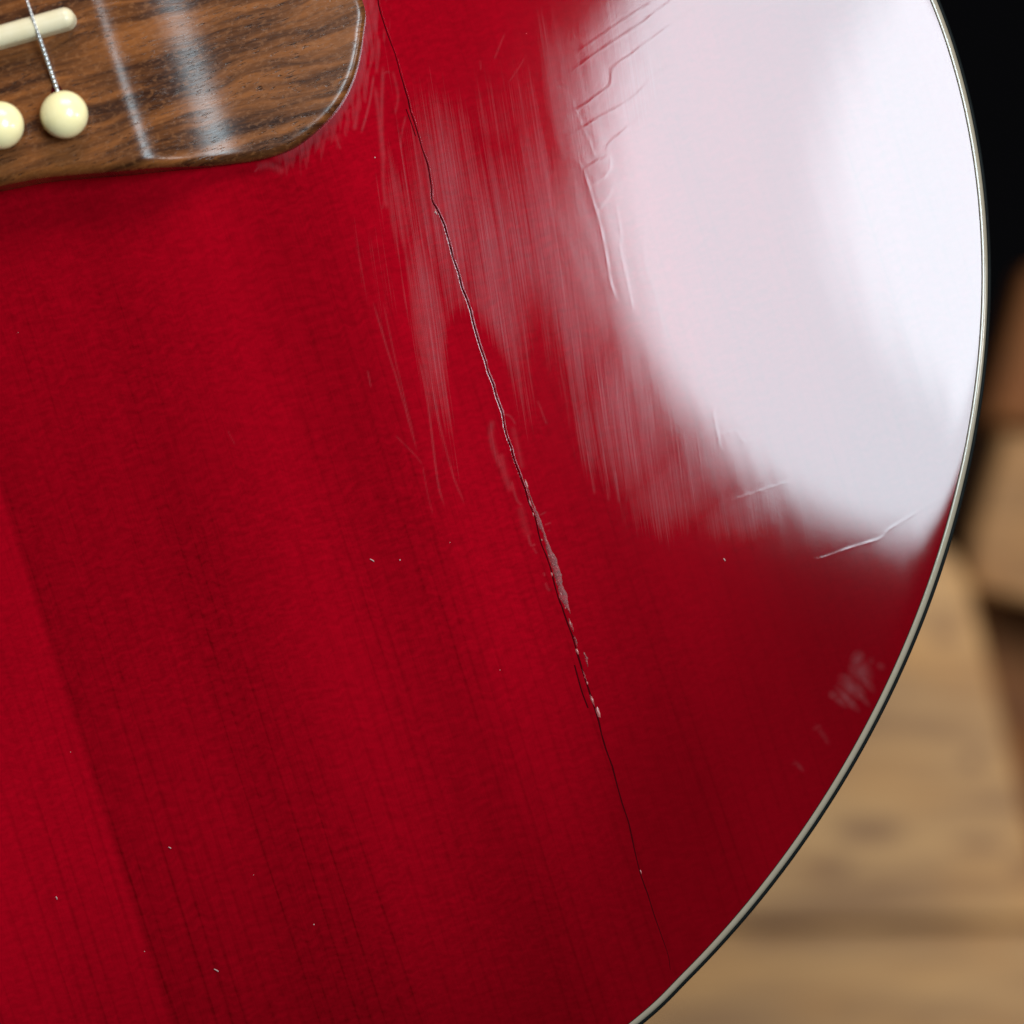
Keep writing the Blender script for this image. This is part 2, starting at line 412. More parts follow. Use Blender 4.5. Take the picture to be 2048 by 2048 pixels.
# foam blocks that carry the body (hidden beneath it)
M_FOAM = plain('grey_foam', (.03, .03, .032), .95, .1)
for bx_, by_, lab in ((-.10, -.05, 'dark foam block under the lower bout of the guitar'), (-.20, .22, 'dark foam block under the upper bout of the guitar')):
    V, F = prism([(-.05, -.04), (.05, -.04), (.05, .04), (-.05, .04)], 0, -ZC, .004)
    tag(mesh_obj('foam_block', V, F, M_FOAM, smooth=False), lab, 'foam block', 'blocks under the guitar').location = (bx_, by_, ZC)

# ================================================================== GUITAR
guitar = empty('acoustic_guitar', (OX, OY, ZT), TH)
tag(guitar, 'cherry red acoustic guitar with cracked glossy top and rosewood bridge', 'guitar')

# ---- relief lines on the lacquer (photo pixels): polyline, ridge height (um), half width (mm), cup (um, side)
CR = [(757,-40),(759,9),(776,68),(802,146),(816,199),(833,248),(846,298),(861,357),(865,397),(879,422),(899,484),(917,546),(934,600),(948,646),
      (970,721),(986,768),(1004,824),(1011,858),(1023,895),(1038,941),(1051,979),(1070,1035),(1085,1088),(1101,1137),(1119,1196),
      (1130,1226),(1145,1273),(1167,1344),(1186,1403),(1198,1443),(1213,1498),(1235,1570),(1257,1646),(1283,1747),(1310,1828),(1336,1905),(1343,1940)]
CHECKS = [
 ([(1120,232),(1164,211),(1200,186),(1215,176),(1221,165),(1222,145),(1231,128),(1258,112),(1289,87),(1335,54),(1405,2),(1440,-25)], 1.0),
 ([(1130,150),(1200,99),(1274,52),(1308,27),(1343,0),(1370,-20)], .9),
 ([(1150,105),(1200,72),(1237,46),(1272,23),(1308,0)], .6),
 ([(1130,272),(1164,255),(1200,232),(1231,217),(1268,192),(1299,161),(1335,132),(1376,99),(1407,72)], .9),
 ([(1212,306),(1214,292),(1227,277),(1268,244),(1274,242),(1287,267),(1291,290),(1297,321),(1289,331),(1262,352),(1217,375)], .8),
 ([(1165,338),(1200,318),(1215,312),(1223,320),(1222,335),(1212,350),(1200,360),(1178,374)], .8),
 ([(1144,196),(1160,240),(1175,275),(1193,319)], .6),
 ([(1149,314),(1168,343),(1193,422),(1208,481),(1222,564),(1240,610)], .8),
 ([(1225,375),(1216,395),(1193,424)], .6),
 ([(1232,407),(1244,471),(1240,496),(1252,549),(1269,628)], .65),
 ([(1404,373),(1335,412),(1298,430),(1291,442),(1291,520),(1311,589),(1333,680)], .7),
 ([(1360,584),(1377,667)], .6), ([(1409,638),(1414,672)], .5),
 ([(1564,764),(1500,785),(1455,802),(1432,817),(1429,830),(1437,867),(1444,904)], .9),
 ([(1438,870),(1472,862),(1480,873),(1494,883),(1533,870)], .7),
 ([(1620,1122),(1645,1115),(1704,1094),(1763,1075),(1775,1060),(1828,1025),(1884,994)], 1.2),
 ([(1449,1004),(1517,982),(1580,960)], .7),
 ([(1357,116),(1382,166),(1399,211),(1420,261),(1434,306),(1450,340),(1480,470)], .3),
 ([(900,305),(960,270),(1030,232),(1120,190)], .4), ([(1010,165),(1060,130),(1080,120)], .4),
 ([(890,290),(1000,240),(1110,170)], .35), ([(950,135),(1020,110),(1105,85),(1112,60),(1108,20)], .35),
 ([(1510,260),(1590,215),(1700,150)], .2), ([(1545,330),(1620,270),(1720,205)], .2),
 ([(240,1300),(329,1312),(356,1323),(387,1358),(426,1372),(503,1370),(581,1350),(700,1322)], 1.0),
 ([(120,1420),(155,1418),(310,1406),(503,1389),(554,1385),(573,1395),(581,1436),(573,1451)], .8),
 ([(186,1517),(310,1499),(445,1476),(581,1451)], .9), ([(201,1555),(294,1551)], .8),
 ([(100,1846),(200,1830),(337,1815)], .7), ([(250,1790),(335,1780)], .5), ([(325,1935),(403,1921)], .7), ([(300,1985),(400,1950)], .6),
 ([(60,1875),(116,1881),(135,1888),(159,1919)], .8), ([(595,1490),(600,1510),(620,1520),(660,1505)], .6),
 ([(400,850),(430,890),(448,920)], .6), ([(350,925),(410,940),(440,960),(458,1010)], .6),
 ([(240,1075),(330,1090),(420,1105),(560,1112),(720,1112)], .5), ([(160,1160),(260,1155)], .4),
 ([(520,1020),(600,985),(700,960)], .35), ([(1590,1215),(1650,1200),(1720,1170)], .4), ([(1100,1190),(1250,1150)], .3), ([(700,1480),(820,1440)], .35),
]
# ---- dense soundboard
def axis(lo, hi, d0, d1, st_f, st_c):
    a = np.arange(lo, d0, st_c); b = np.arange(d0, d1, st_f); c = np.arange(d1, hi + st_c, st_c)
    return np.r_[a, b, c]
gx = axis(-.46, .10, -.0850, .0850, .0002, .006); gy = axis(-.16, .44, -.0850, .0850, .0002, .006)
NX, NY = len(gx), len(gy)
XX, YY = np.meshgrid(gx, gy)                      # world xy
L = w2l(np.stack([XX, YY], -1))
ang, rad = polar(L); Rb = Rof(ang)
INSET = .00124
lim = Rb - INSET
outside = rad > lim
sc_ = np.where(outside, lim / np.maximum(rad, 1e-9), 1.0)
L = np.stack([L[..., 0] * sc_, PC[1] + (L[..., 1] - PC[1]) * sc_], -1)
dd = np.maximum(Rb - np.minimum(rad, lim), 0)
Zb = dome(L) + edge_drop(dd)
# gentle unevenness of an old top: bracing shows through, slow ripples along the grain
lx, ly = L[..., 0] * 1000, L[..., 1] * 1000
Zb += 4e-6 * np.sin(lx / 7.5 + .4 * np.sin(ly / 30)) + 1.1e-5 * np.sin(ly / 21 + lx / 60) * np.sin(lx / 26)
# world positions used for rasterising pixel-space wear onto the top
Wl = l2w(L); kk = (W / 2048) * (D - Zb) / D
PXx = Wl[..., 0] / kk + 1024; PXy = 1024 - Wl[..., 1] / kk
fine_x = (gx > -.0851) & (gx < .0851); fine_y = (gy > -.0851) & (gy < .0851)
ix0, ix1 = np.where(fine_x)[0][[0, -1]]; iy0, iy1 = np.where(fine_y)[0][[0, -1]]
PIX = 2048 / W
def near(poly, reach):
    """index window of the fine grid round a pixel polyline"""
    p = np.asarray(poly, float)
    w = px2w(p); x0, y0 = w.min(0) - reach - .0006; x1, y1 = w.max(0) + reach + .0006
    i0, i1 = np.searchsorted(gx, [x0, x1]); j0, j1 = np.searchsorted(gy, [y0, y1])
    return slice(max(j0, iy0), min(j1, iy1 + 1)), slice(max(i0, ix0), min(i1, ix1 + 1))
def seg_dist(poly, sl):
    """signed distance (px) and arc fraction from a polyline to grid window"""
    X = PXx[sl]; Y = PXy[sl]; p = np.asarray(poly, float)
    best = np.full(X.shape, 1e9); sd = np.zeros(X.shape); fr = np.zeros(X.shape)
    seg = np.diff(p, axis=0); ln = np.hypot(seg[:, 0], seg[:, 1]); cum = np.r_[0, np.cumsum(ln)]; tot = cum[-1]
    for (a, b), s, l_, c in zip(zip(p[:-1], p[1:]), seg, ln, cum):
        t = np.clip(((X - a[0]) * s[0] + (Y - a[1]) * s[1]) / (l_ * l_), 0, 1)
        dx = X - a[0] - t * s[0]; dy = Y - a[1] - t * s[1]; d = np.hypot(dx, dy)
        side = np.sign(s[0] * (Y - a[1]) - s[1] * (X - a[0]))
        m = d < best
        best = np.where(m, d, best); sd = np.where(m, side, sd); fr = np.where(m, (c + t * l_) / tot, fr)
    return best, sd, fr
for poly, h in CHECKS:
    q = catmull(poly, 5)
    # break the line up a little so that it is not a drawn curve
    q = q + np.c_[np.interp(np.arange(len(q)), np.arange(0, len(q) + 3, 3), rng.normal(0, .7, len(np.arange(0, len(q) + 3, 3)))),
                  np.interp(np.arange(len(q)), np.arange(0, len(q) + 3, 3), rng.normal(0, .7, len(np.arange(0, len(q) + 3, 3))))]
    sl = near(q, .004)
    d, s, f = seg_dist(q, sl)
    if d.size == 0: continue
    fade = np.clip(np.minimum(f, 1 - f) * 12, 0, 1)
    vary = .75 + .25 * np.sin(f * 37 + h * 9)
    Zb[sl] += h * vary * fade * (2.8e-6 * np.exp(-(d / 2.3) ** 2) + s * 1.9e-6 * np.exp(-np.abs(d) / 16))
# main crack: lips curl up either side of a furrow
q = catmull(CR, 4)
jit = np.interp(np.arange(len(q)), np.arange(0, len(q) + 2, 2), rng.normal(0, 1.0, len(np.arange(0, len(q) + 2, 2))))
q = q + np.c_[jit, jit * 0]
CRQ = q
sl = near(q, .006)
d, s, f = seg_dist(q, sl)
amp = np.interp(f, [0, .2, .25, .45, .55, .72, .8, 1], [.35, .40, .85, .95, .40, .30, .30, .28])
Zb[sl] += amp * (1.3e-5 * np.exp(-((d * s - 4.5) / 3.2) ** 2) + 0.7e-5 * np.exp(-((d * s + 4.5) / 3) ** 2) - 2.6e-5 * np.exp(-(d / 2.0) ** 2)
                 + s * 5e-6 * np.exp(-d / 14))

# ---- wear maps
SM = np.zeros(PXx.shape, np.float32); HZ = np.zeros(PXx.shape, np.float32); MK = np.zeros(PXx.shape, np.float32)
def blob(cx, cy, rx, ry, rot, amp, soft=1.0):
    c, s_ = math.cos(math.radians(rot)), math.sin(math.radians(rot))
    u = ((PXx - cx) * c + (PXy - cy) * s_) / rx; v = (-(PXx - cx) * s_ + (PXy - cy) * c) / ry
    r = np.sqrt(u * u + v * v)
    return amp * np.clip((1.35 - r) / (.7 * soft), 0, 1)
for b in [(905,420,105,330,-9,.72), (1010,560,150,330,-10,.74), (1120,560,85,400,-12,.80), (1250,860,110,200,-20,.78), (860,640,55,280,-9,.68), (800,420,50,170,-9,.52), (1130,180,70,200,-8,.66),
          (1230,120,110,160,-8,.62), (1350,980,150,110,-25,.70), (1480,1030,130,70,-15,.65), (1180,860,50,130,-9,.62), (1600,1070,140,60,-10,.3),
          (900,900,60,120,-9,.30), (755,560,60,220,-9,.34), (985,60,40,120,-9,.25), (1290,420,90,330,-14,.22), (1000,190,190,230,-9,.42), (770,130,22,160,-4,.35)]:
    HZ = np.maximum(HZ, blob(*b, soft=1.5))
for b in [(950,70,110,130,-9,.22,2.0), (960,760,55,120,-12,.42), (1085,700,45,130,-10,.22)]:
    HZ = np.clip(HZ - blob(*b), 0, 1)
HZ = np.minimum(HZ * 1.13, 1)
# rub round the end of the bridge
bz = np.array([(735,-60),(728,0),(728,62),(718,124),(704,168),(682,210),(646,252),(594,294),(541,316)])
sl = near(bz, .0068); d, s, f = seg_dist(catmull(bz, 4), sl)
angw = np.interp(f, [0, .35, .75, .93, 1], [1.0, 1.0, .55, .5, 0])
rag = .7 + .5 * np.sin(PXx[sl] / 7.3 + np.sin(PXy[sl] / 23) * 2.1) * np.sin(PXx[sl] / 3.1 + PXy[sl] / 41)
MK[sl] = np.maximum(MK[sl], angw * np.clip(1.0 - d / (48 * np.clip(rag, .35, 1.2)), 0, 1) ** .8 * .95)
def stroke(poly, w, a, n=4):
    q_ = catmull(poly, n) if len(poly) > 2 else np.asarray(poly, float)
    sl_ = near(q_, .0012); d_, s_, f_ = seg_dist(q_, sl_)
    if d_.size: MK[sl_] = np.maximum(MK[sl_], a * np.exp(-(d_ / w) ** 2) * np.clip(np.minimum(f_, 1 - f_) * 10, 0, 1))
for p_, w_, a_2 in [
    ([(748,148),(738,210),(722,268)], 2.2, .75), ([(752,30),(750,90),(756,150)], 2.2, .5), ([(766,130),(763,250),(770,330)], 3.2, .6),
    ([(750,170),(758,230),(764,300),(768,340)], 4, .5), ([(718,190),(712,240),(708,262)], 4, .6), ([(785,140),(796,190),(790,230)], 2.4, .4),
    ([(766,150),(772,144),(780,145)], 1.8, .5), ([(812,230),(803,270),(802,300)], 1.8, .4), ([(700,215),(690,260),(694,275)], 2.4, .4),
    ([(664,250),(676,285),(682,300)], 2.0, .45), ([(650,270),(672,276),(668,282)], 8, .25), ([(580,318),(580,330)], 3, .4),
    ([(512,335),(540,330),(570,345)], 7, .32), ([(509,344),(520,332)], 2, .4), ([(765,300),(768,380),(775,420)], 3.4, .5),
    ([(770,380),(765,420)], 2, .3), ([(745,600),(775,700),(800,780),(835,905)], 1.6, .42), ([(838,715),(855,800),(875,960),(890,1015)], 1.7, .6),
    ([(765,600),(800,760),(830,880)], 1.5, .3), ([(850,720),(900,930),(930,1010)], 1.7, .42), ([(790,870),(830,910),(845,930)], 1.4, .3), ([(845,930),(856,990),(866,1030)], 1.4, .25),
    ([(1010,66),(996,100),(988,120)], 1.6, .35), ([(1017,165),(1035,140),(1050,115)], 1.5, .3), ([(1075,800),(1090,840),(1095,850)], 1.6, .4),
    ([(960,120),(962,140)], 1.4, .3), ([(1175,900),(1190,990)], 2.2, .5), ([(1205,900),(1218,1005)], 2, .5), ([(1230,940),(1238,1008)], 2, .45), ([(1250,940),(1254,1006)], 2, .35),
    ([(1330,960),(1345,1045)], 2, .35), ([(1370,1000),(1376,1070)], 2, .3),
    ([(985,838),(982,870),(990,905),(1005,940)], 5, .42), ([(1000,905),(1010,950),(1024,985)], 6, .36), ([(1022,960),(1034,1000),(1046,1012)], 2.2, .5),
    ([(1025,850),(1032,880),(1046,940)], 5, .25), ([(1004,828),(1020,832),(1032,850)], 1.6, .45), ([(1040,1010),(1052,1060),(1062,1075)], 7, .25),
    ([(1056,1068),(1062,1090),(1072,1088)], 2.2, .6), ([(1066,1095),(1074,1108)], 1.6, .45), ([(1087,1145),(1090,1152)], 2, .6), ([(1090,1165),(1096,1178),(1102,1180)], 2.6, .5),
    ([(1080,1030),(1092,1024)], 1.4, .5), ([(1090,1050),(1102,1045)], 1.4, .55), ([(1096,1062),(1100,1060)], 1.4, .3),
    ([(455,860),(470,890)], 1.2, .25), ([(735,740),(742,775)], 1.4, .4)]:
    stroke(p_, w_, a_2 * .8)
# soft pale smears near the rim, lower right
for cx, cy, rx, ry, rot, a in [(1715,1320,14,18,10,.40),(1722,1344,20,26,-35,.45),(1732,1362,9,26,-38,.55),(1704,1374,15,30,-48,.62),(1722,1392,7,24,-40,.50),(1694,1398,9,30,-44,.60),
                               (1668,1390,11,9,20,.50),(1680,1402,8,18,-50,.42),(1692,1362,17,9,-20,.40),(1762,1333,10,8,30,.22),(1742,1322,8,9,0,.14),
                               (1645,1468,6,22,-35,.24),(1634,1455,9,6,-20,.26),(1652,1482,4,9,-30,.20),(1598,1532,5,14,-42,.36),(1590,1527,7,4,-10,.28)]:
    g_ = blob(cx, cy, rx, ry, rot, a * 2.3, 1.7)
    g_ *= np.clip(.85 + .3 * np.sin(PXx / 9.0 + 1.7 * np.sin(PXy / 14.0)) * np.sin(PXy / 11.0 + 2.2 * np.sin(PXx / 17.0)), .45, 1.15)
    SM = np.maximum(SM, g_)

keep = ~(outside[:-1, :-1] & outside[1:, :-1] & outside[:-1, 1:] & outside[1:, 1:])
idx = np.arange(NX * NY).reshape(NY, NX)
quads = np.stack([idx[:-1, :-1], idx[:-1, 1:], idx[1:, 1:], idx[1:, :-1]], -1)[keep]
used = np.zeros(NX * NY, bool); used[quads.ravel()] = True
remap = np.cumsum(used) - 1
V = np.c_[L.reshape(-1, 2), Zb.ravel()][used]
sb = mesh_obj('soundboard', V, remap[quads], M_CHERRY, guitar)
sb.data.validate()
for nm, arr in (('haze', HZ), ('mark', MK), ('smear', SM)):
    at = sb.data.attributes.new(nm, 'FLOAT', 'POINT'); at.data.foreach_set('value', arr.ravel()[used].astype(np.float32))
sb['label'] = 'glossy cherry red soundboard with rubbed haze and a long crack'

def top_z(l):
    """height of the plain top at guitar xy (no relief)"""
    a, r = polar(l); return dome(l) + edge_drop(np.maximum(Rof(a) - r, 0))

# ---- crack: dark furrow line, filler and torn lacquer flakes lie on it
def ribbon(poly_px, half_px, lift, profile=(0., 1., 0.)):
    p = np.asarray(poly_px, float); n = len(p)
    T = np.gradient(p, axis=0); T /= np.linalg.norm(T, axis=1)[:, None]; N = np.c_[-T[:, 1], T[:, 0]]
    hw = np.broadcast_to(np.asarray(half_px, float), (n,)); m = len(profile); V = []
    for j, pr in enumerate(profile):
        o = (j / (m - 1) * 2 - 1)
        l = p2l(p + N * (hw * o)[:, None]); V.append(np.c_[l, top_z(l) + lift * pr - .00001 * (1 - pr)])
    V = np.stack(V, 1).reshape(-1, 3)
    F = [[i * m + j, i * m + j + 1, (i + 1) * m + j + 1, (i + 1) * m + j] for i in range(n - 1) for j in range(m - 1)]
    return V, [f[::-1] for f in F]
fq = np.linspace(0, 1, len(CRQ))
hw = np.interp(fq, [0, .2, .25, .4, .5, .65, .72, .85, 1], [1.3, 1.6, 1.6, 1.2, 1.5, 1.7, 2.0, 1.9, .5]) * (.75 + .5 * rng.random(len(CRQ)))
V, F = ribbon(CRQ - np.array([1.5, 0]), hw, .000035)
ck = mesh_obj('crack', V, F, M_DARK, sb); ck['label'] = 'long dark crack running with the grain'
# raised lip that catches the light
def mat_lip():
    t = NT('lifted_lacquer')
    mm = t.mapping(t.tc.outputs['Object'], (1000, 1000, 1000)); n1 = t.noise(mm, 2.5, 3)
    c = t.mix(t.mapr(n1, .35, .65), (.30, .05, .07, 1), (.20, .004, .01, 1))
    p = t.pbsdf(Base_Color=c, Roughness=t.mapr(n1, .3, .7, .16, .34)); return t.done(p.outputs[0])
M_LIP = mat_lip()
lipr = np.interp(fq, [0, .08, .2, .24, .30, .44, .47, .52, .56, 1], [.0, .03, .08, .24, .34, .32, .12, .24, .10, 0.0])
sel = fq < .60
lp = CRQ[sel] + np.array([2.0, 0.0])
l_ = p2l(lp); zz = top_z(l_)
V, F = tube(np.c_[l_, zz + .00001], lipr[sel] * .00042 * np.where(rng.random(sel.sum()) < .14, .2, .6 + .7 * rng.random(sel.sum())) + 1e-6, 8)
mesh_obj('lacquer_lip', V, F, M_LIP, sb)
def mat_fill():
    t = NT('glue_filler')
    mm = t.mapping(t.tc.outputs['Object'], (1000, 1000, 1000)); n1 = t.noise(mm, 1.6, 4, .65); n2 = t.noise(mm, 5, 3)
    c = t.mix(t.mapr(n1, .40, .62), (.22, .016, .022, 1), (.11, .022, .022, 1))
    c = t.mix(t.mapr(n2, .58, .70), c, (.33, .10, .095, 1))
    p = t.pbsdf(Base_Color=c, Roughness=.42, Normal=t.bump(t.math('ADD', n1, n2), 1., .00006)); p.inputs['Specular IOR Level'].default_value = .22; return t.done(p.outputs[0])
M_FILL = mat_fill()
fill = np.array([(1048,965),(1055,985),(1064,1012),(1074,1038),(1084,1066),(1094,1096),(1104,1122),(1112,1148),(1118,1172),(1125,1196),(1132,1214),(1138,1228)], float)
fill = catmull(fill, 6); n = len(fill); fr_ = np.linspace(0, 1, n)
hwf = np.interp(fr_, [0, .2, .45, .65, .8, .93, 1], [1.2, 4.0, 6.5, 9.5, 9.0, 5, .6]) * np.interp(np.arange(n), np.arange(0, n + 4, 4), rng.uniform(.35, 1.0, len(np.arange(0, n + 4, 4)))) * (.85 + .3 * rng.random(n))
V, F = ribbon(fill + np.array([3.0, 0]) + rng.normal(0, .45, (n, 2)), hwf, .00006, (0, .75, 1, .8, 0))
o = mesh_obj('filler', V, F, M_FILL, sb); o['label'] = 'pinkish ragged glue filling the crack'
def crumb(px, r_px, sq=1.):
    """small irregular bead of glue / torn lacquer"""
    l = p2l(np.array(px, float)); r = r_px * W / 2048; V = []; F = []
    z0 = float(top_z(l[None])[0]); nn = 9; a0 = rng.random() * 6
    for k_, (q_, z_) in enumerate(((1, 0), (.85, .5), (.45, .85))):
        for j in range(nn):
            w = 2 * math.pi * j / nn + a0; rr_ = r * q_ * (.7 + .6 * rng.random())
            V.append((l[0] + rr_ * math.cos(w), l[1] + rr_ * math.sin(w) * sq, z0 + z_ * r * .45))
    V.append((l[0], l[1], z0 + r * .5))
    for k_ in range(2):
        for j in range(nn): F.append([k_ * nn + j, k_ * nn + (j + 1) % nn, (k_ + 1) * nn + (j + 1) % nn, (k_ + 1) * nn + j])
    F += [[2 * nn + j, 2 * nn + (j + 1) % nn, 3 * nn] for j in range(nn)]
    return V, F
M_BEAD = plain('dried_glue', (.30, .075, .07), .3)
# torn ridge of lacquer and glue below the filler, in short ragged runs
for run in ([(1137,1236),(1142,1250),(1147,1264)], [(1148,1270),(1152,1282),(1155,1294)], [(1168,1304),(1172,1316),(1176,1334)], [(1164,1338),(1169,1352),(1174,1368)], [(1180,1388),(1185,1402),(1190,1414)], [(1192,1418),(1198,1430)]):
    q_ = catmull(run, 8) if len(run) > 2 else np.linspace(run[0], run[1], 9); m2 = len(q_)
    w2 = np.sin(np.linspace(.15, math.pi - .1, m2)) * rng.uniform(1.6, 3.4) * rng.uniform(.45, 1.15, m2)
    V, F = ribbon(q_ + rng.normal(0, .6, (m2, 2)), w2, .00007, (0, .8, 1, .7, 0))
    mesh_obj('torn_lacquer', V, F, M_FILL, sb)
Vb, Fb = [], []
for p_, r__, s__ in [((1141,1246),4.5,1.5),((1155,1302),4,1.2),((1170,1307),3.6,1.5),((1173,1366),2.6,1.6),((1184,1400),4.4,2.0),((1196,1424),4.2,1.6),
                     ((1067,1028),3,2),((1060,1005),2.6,2),((1083,1080),2.6,1.4),((1052,968),3.6,2.6),((1104,1148),3,1.5),((1122,1188),3,1.8),((1130,1216),2.6,1.6),((1283,1744),2.2,2)]:
    v_, f_ = crumb((p_[0] + rng.normal(0, .8), p_[1]), r__ * rng.uniform(.3, .75), s__ * rng.uniform(1.0, 2.4)); b0 = len(Vb); Vb += v_; Fb += [[i + b0 for i in q_] for q_ in f_]
o = mesh_obj('glue_bead', Vb, Fb, M_BEAD, sb); tag(o, kind='stuff')
# second short split beside the crack end
V, F = ribbon(catmull([(1149,1330),(1156,1356),(1164,1384),(1176,1416)], 6), 1.8, .00003)
mesh_obj('crack', V, F, M_DARK, sb)
V, F = ribbon(catmull([(812,218),(822,245),(831,272)], 6), 1.3, .00003)
mesh_obj('crack', V, F, M_DARK, sb)

# ---- binding, purfling, outer ply, sides, back
OP, ON = outline(1440)
def ring(profile, mat, name, parent, closed_prof=False):
    """profile: list of (offset outward m, z offset m) swept round the outline; z from the rim"""
    n = len(OP); m = len(profile); V = []
    zr = dome(OP) - .00022
    for o_, z_ in profile:
        q_ = OP + ON * o_; V.append(np.c_[q_, zr + z_])
    V = np.stack(V, 1).reshape(-1, 3)
    i = np.arange(n)[:, None]; j = np.arange(m if closed_prof else m - 1)[None]
    F = np.stack([i * m + j, ((i + 1) % n) * m + j, ((i + 1) % n) * m + (j + 1) % m, i * m + (j + 1) % m], -1).reshape(-1, 4)
    return mesh_obj(name, V, F, mat, parent)
mmz = .001
ring([(-.00140, .0000), (-.00136, .00006), (-.00112, .00005), (-.00108, -.0006)], M_BLACK, 'purfling', guitar)
bprof = [(-.00114, -.0008), (-.00110, .00004), (-.00096, .00006), (-.00068, .00005), (-.00040, -.00006), (-.00016, -.00036), (-.00004, -.00085), (0, -.0016), (0, -.006)]
bd = ring(bprof, M_BIND, 'binding', guitar); bd['label'] = 'narrow aged white edge binding'
ring([(-.00010, -.0012), (.00012, -.00098), (.00046, -.0011), (.00060, -.0016), (.00060, -.0075)], M_BLACK, 'edge_ply', guitar)
zb = -ZT + .0025
n = len(OP); zr = dome(OP)
V = np.vstack([np.c_[OP - ON * .0003, zr - .004], np.c_[OP - ON * .0003, np.full(n, zb + .001)]])
F = np.array([[i, (i + 1) % n, n + (i + 1) % n, n + i] for i in range(n)])[:, ::-1]
mesh_obj('side', V, F, M_SIDE, guitar)
V = np.vstack([np.c_[OP, np.full(n, zb + .002)], np.c_[OP, np.full(n, -ZT + .0005)]])
mesh_obj('back', V, [list(range(n)), list(range(n, 2 * n))[::-1]] + [[i, n + i, n + (i + 1) % n, (i + 1) % n] for i in range(n)], M_SIDE, guitar, smooth=False)

# ---- bridge: height field
HW = .0040                                     # wing thickness
bpx = [(724,-60),(725,0),(726,62),(716,124),(702,166),(680,207),(645,248),(593,290),(541,311),(500,320),(414,331),(331,338),(248,346),(166,352),(83,360),(0,376)]
hgt = np.interp([p_[0] for p_ in bpx], [0, 250, 420, 800], [.0045, .004, .003, .002])
bl = np.array([p2l(np.array(p_, float), h_) for p_, h_ in zip(bpx, hgt)])
rt = np.vstack([[(.060, .0215), (.070, .0185), (.0765, .0130)], bl[1:], [(.0075, -.0078), (0, -.0076)]])
top_ = np.array([(0, .0250), (.02, .0245), (.042, .0228)])
bo = np.vstack([top_, rt]); bo = np.vstack([bo, bo[::-1][1:-1] * [-1, 1]])
bo = catmull(bo, 6, True)
# make it counter-clockwise and resample
ar = .5 * np.sum(bo[:, 0] * np.roll(bo[:, 1], -1) - np.roll(bo[:, 0], -1) * bo[:, 1])
if ar < 0: bo = bo[::-1]
sl_ = np.r_[0, np.cumsum(np.hypot(*np.diff(np.vstack([bo, bo[:1]]), axis=0).T))]
tt = np.linspace(0, sl_[-1], 700, endpoint=False); bc = np.vstack([bo, bo[:1]])
bo = np.c_[np.interp(tt, sl_, bc[:, 0]), np.interp(tt, sl_, bc[:, 1])]
for _ in range(3): bo = (np.roll(bo, 1, 0) + 2 * bo + np.roll(bo, -1, 0)) / 4
def bridge_h(x, y):
    ax_ = np.abs(x)
    # thick centre block, crisp shoulder at 40.5 mm, hollow scoop to a thin wing
    s_ = np.clip((ax_ - .0400) / .0150, 0, 1)
    wing = .0026 + 0 * ax_
    scoop = .0082 + (wing - .0082) * (1 - (1 - s_) ** 2.1)
    # worn, rounded shoulder: average of the profile over about 2.4 mm
    def prof(a):
        s2 = np.clip((a - .0400) / .0150, 0, 1)
        return .0082 + (wing - .0082) * (1 - (1 - s2) ** 2.1)
    return sum(prof(ax_ + o_) for o_ in np.linspace(-.0019, .0019, 13)) / 13
# concentric rings from outline inward give clean edges; interior is a grid snapped like the top
gxb = np.arange(-.081, .0811, .0005); gyb = np.arange(-.019, .0271, .0005)
BX, BY = np.meshgrid(gxb, gyb); Bp = np.stack([BX, BY], -1)
def poly_dist(P, poly):
    X = P[..., 0].ravel(); Y = P[..., 1].ravel(); best = np.full(X.shape, 1e9); bxp = np.zeros((len(X), 2)); ins = np.zeros(X.shape, bool)
    A = poly; B = np.roll(poly, -1, 0)
    for (ax_, ay_), (bx_, by_) in zip(A[::1], B[::1]):
        sx_, sy_ = bx_ - ax_, by_ - ay_; l2 = sx_ * sx_ + sy_ * sy_
        t_ = np.clip(((X - ax_) * sx_ + (Y - ay_) * sy_) / l2, 0, 1)
        qx = ax_ + t_ * sx_; qy = ay_ + t_ * sy_; d_ = (X - qx) ** 2 + (Y - qy) ** 2
        m_ = d_ < best; best = np.where(m_, d_, best); bxp[m_] = np.c_[qx, qy][m_]
        if ay_ != by_:
            c_ = (ay_ > Y) != (by_ > Y); ins ^= c_ & (X < (bx_ - ax_) * (Y - ay_) / (by_ - ay_) + ax_)
    return np.sqrt(best).reshape(P.shape[:-1]), bxp.reshape(P.shape), ins.reshape(P.shape[:-1])
bd_, bn_, bi_ = poly_dist(Bp, bo)
Bq = np.where(bi_[..., None], Bp, bn_); bd2 = np.where(bi_, bd_, 0)
hb = bridge_h(Bq[..., 0], Bq[..., 1])
rr0 = np.interp(np.abs(Bq[..., 0]), [.05, .07], [.0018, .0010])
e_ = np.clip(1 - bd2 / rr0, 0, 1)
hb = hb - rr0 * (1 - np.sqrt(np.maximum(1 - e_ ** 2, 0))) * .92
zt_ = dome(Bq)
Vt = np.c_[Bq.reshape(-1, 2), (zt_ + hb).ravel()]
nyb, nxb = BX.shape; idb = np.arange(nxb * nyb).reshape(nyb, nxb)
kp = bi_[:-1, :-1] | bi_[1:, :-1] | bi_[:-1, 1:] | bi_[1:, 1:]
qb = np.stack([idb[:-1, :-1], idb[:-1, 1:], idb[1:, 1:], idb[1:, :-1]], -1)[kp]
us = np.zeros(nxb * nyb, bool); us[qb.ravel()] = True; rm = np.cumsum(us) - 1
Vt = Vt[us]; qb = rm[qb]
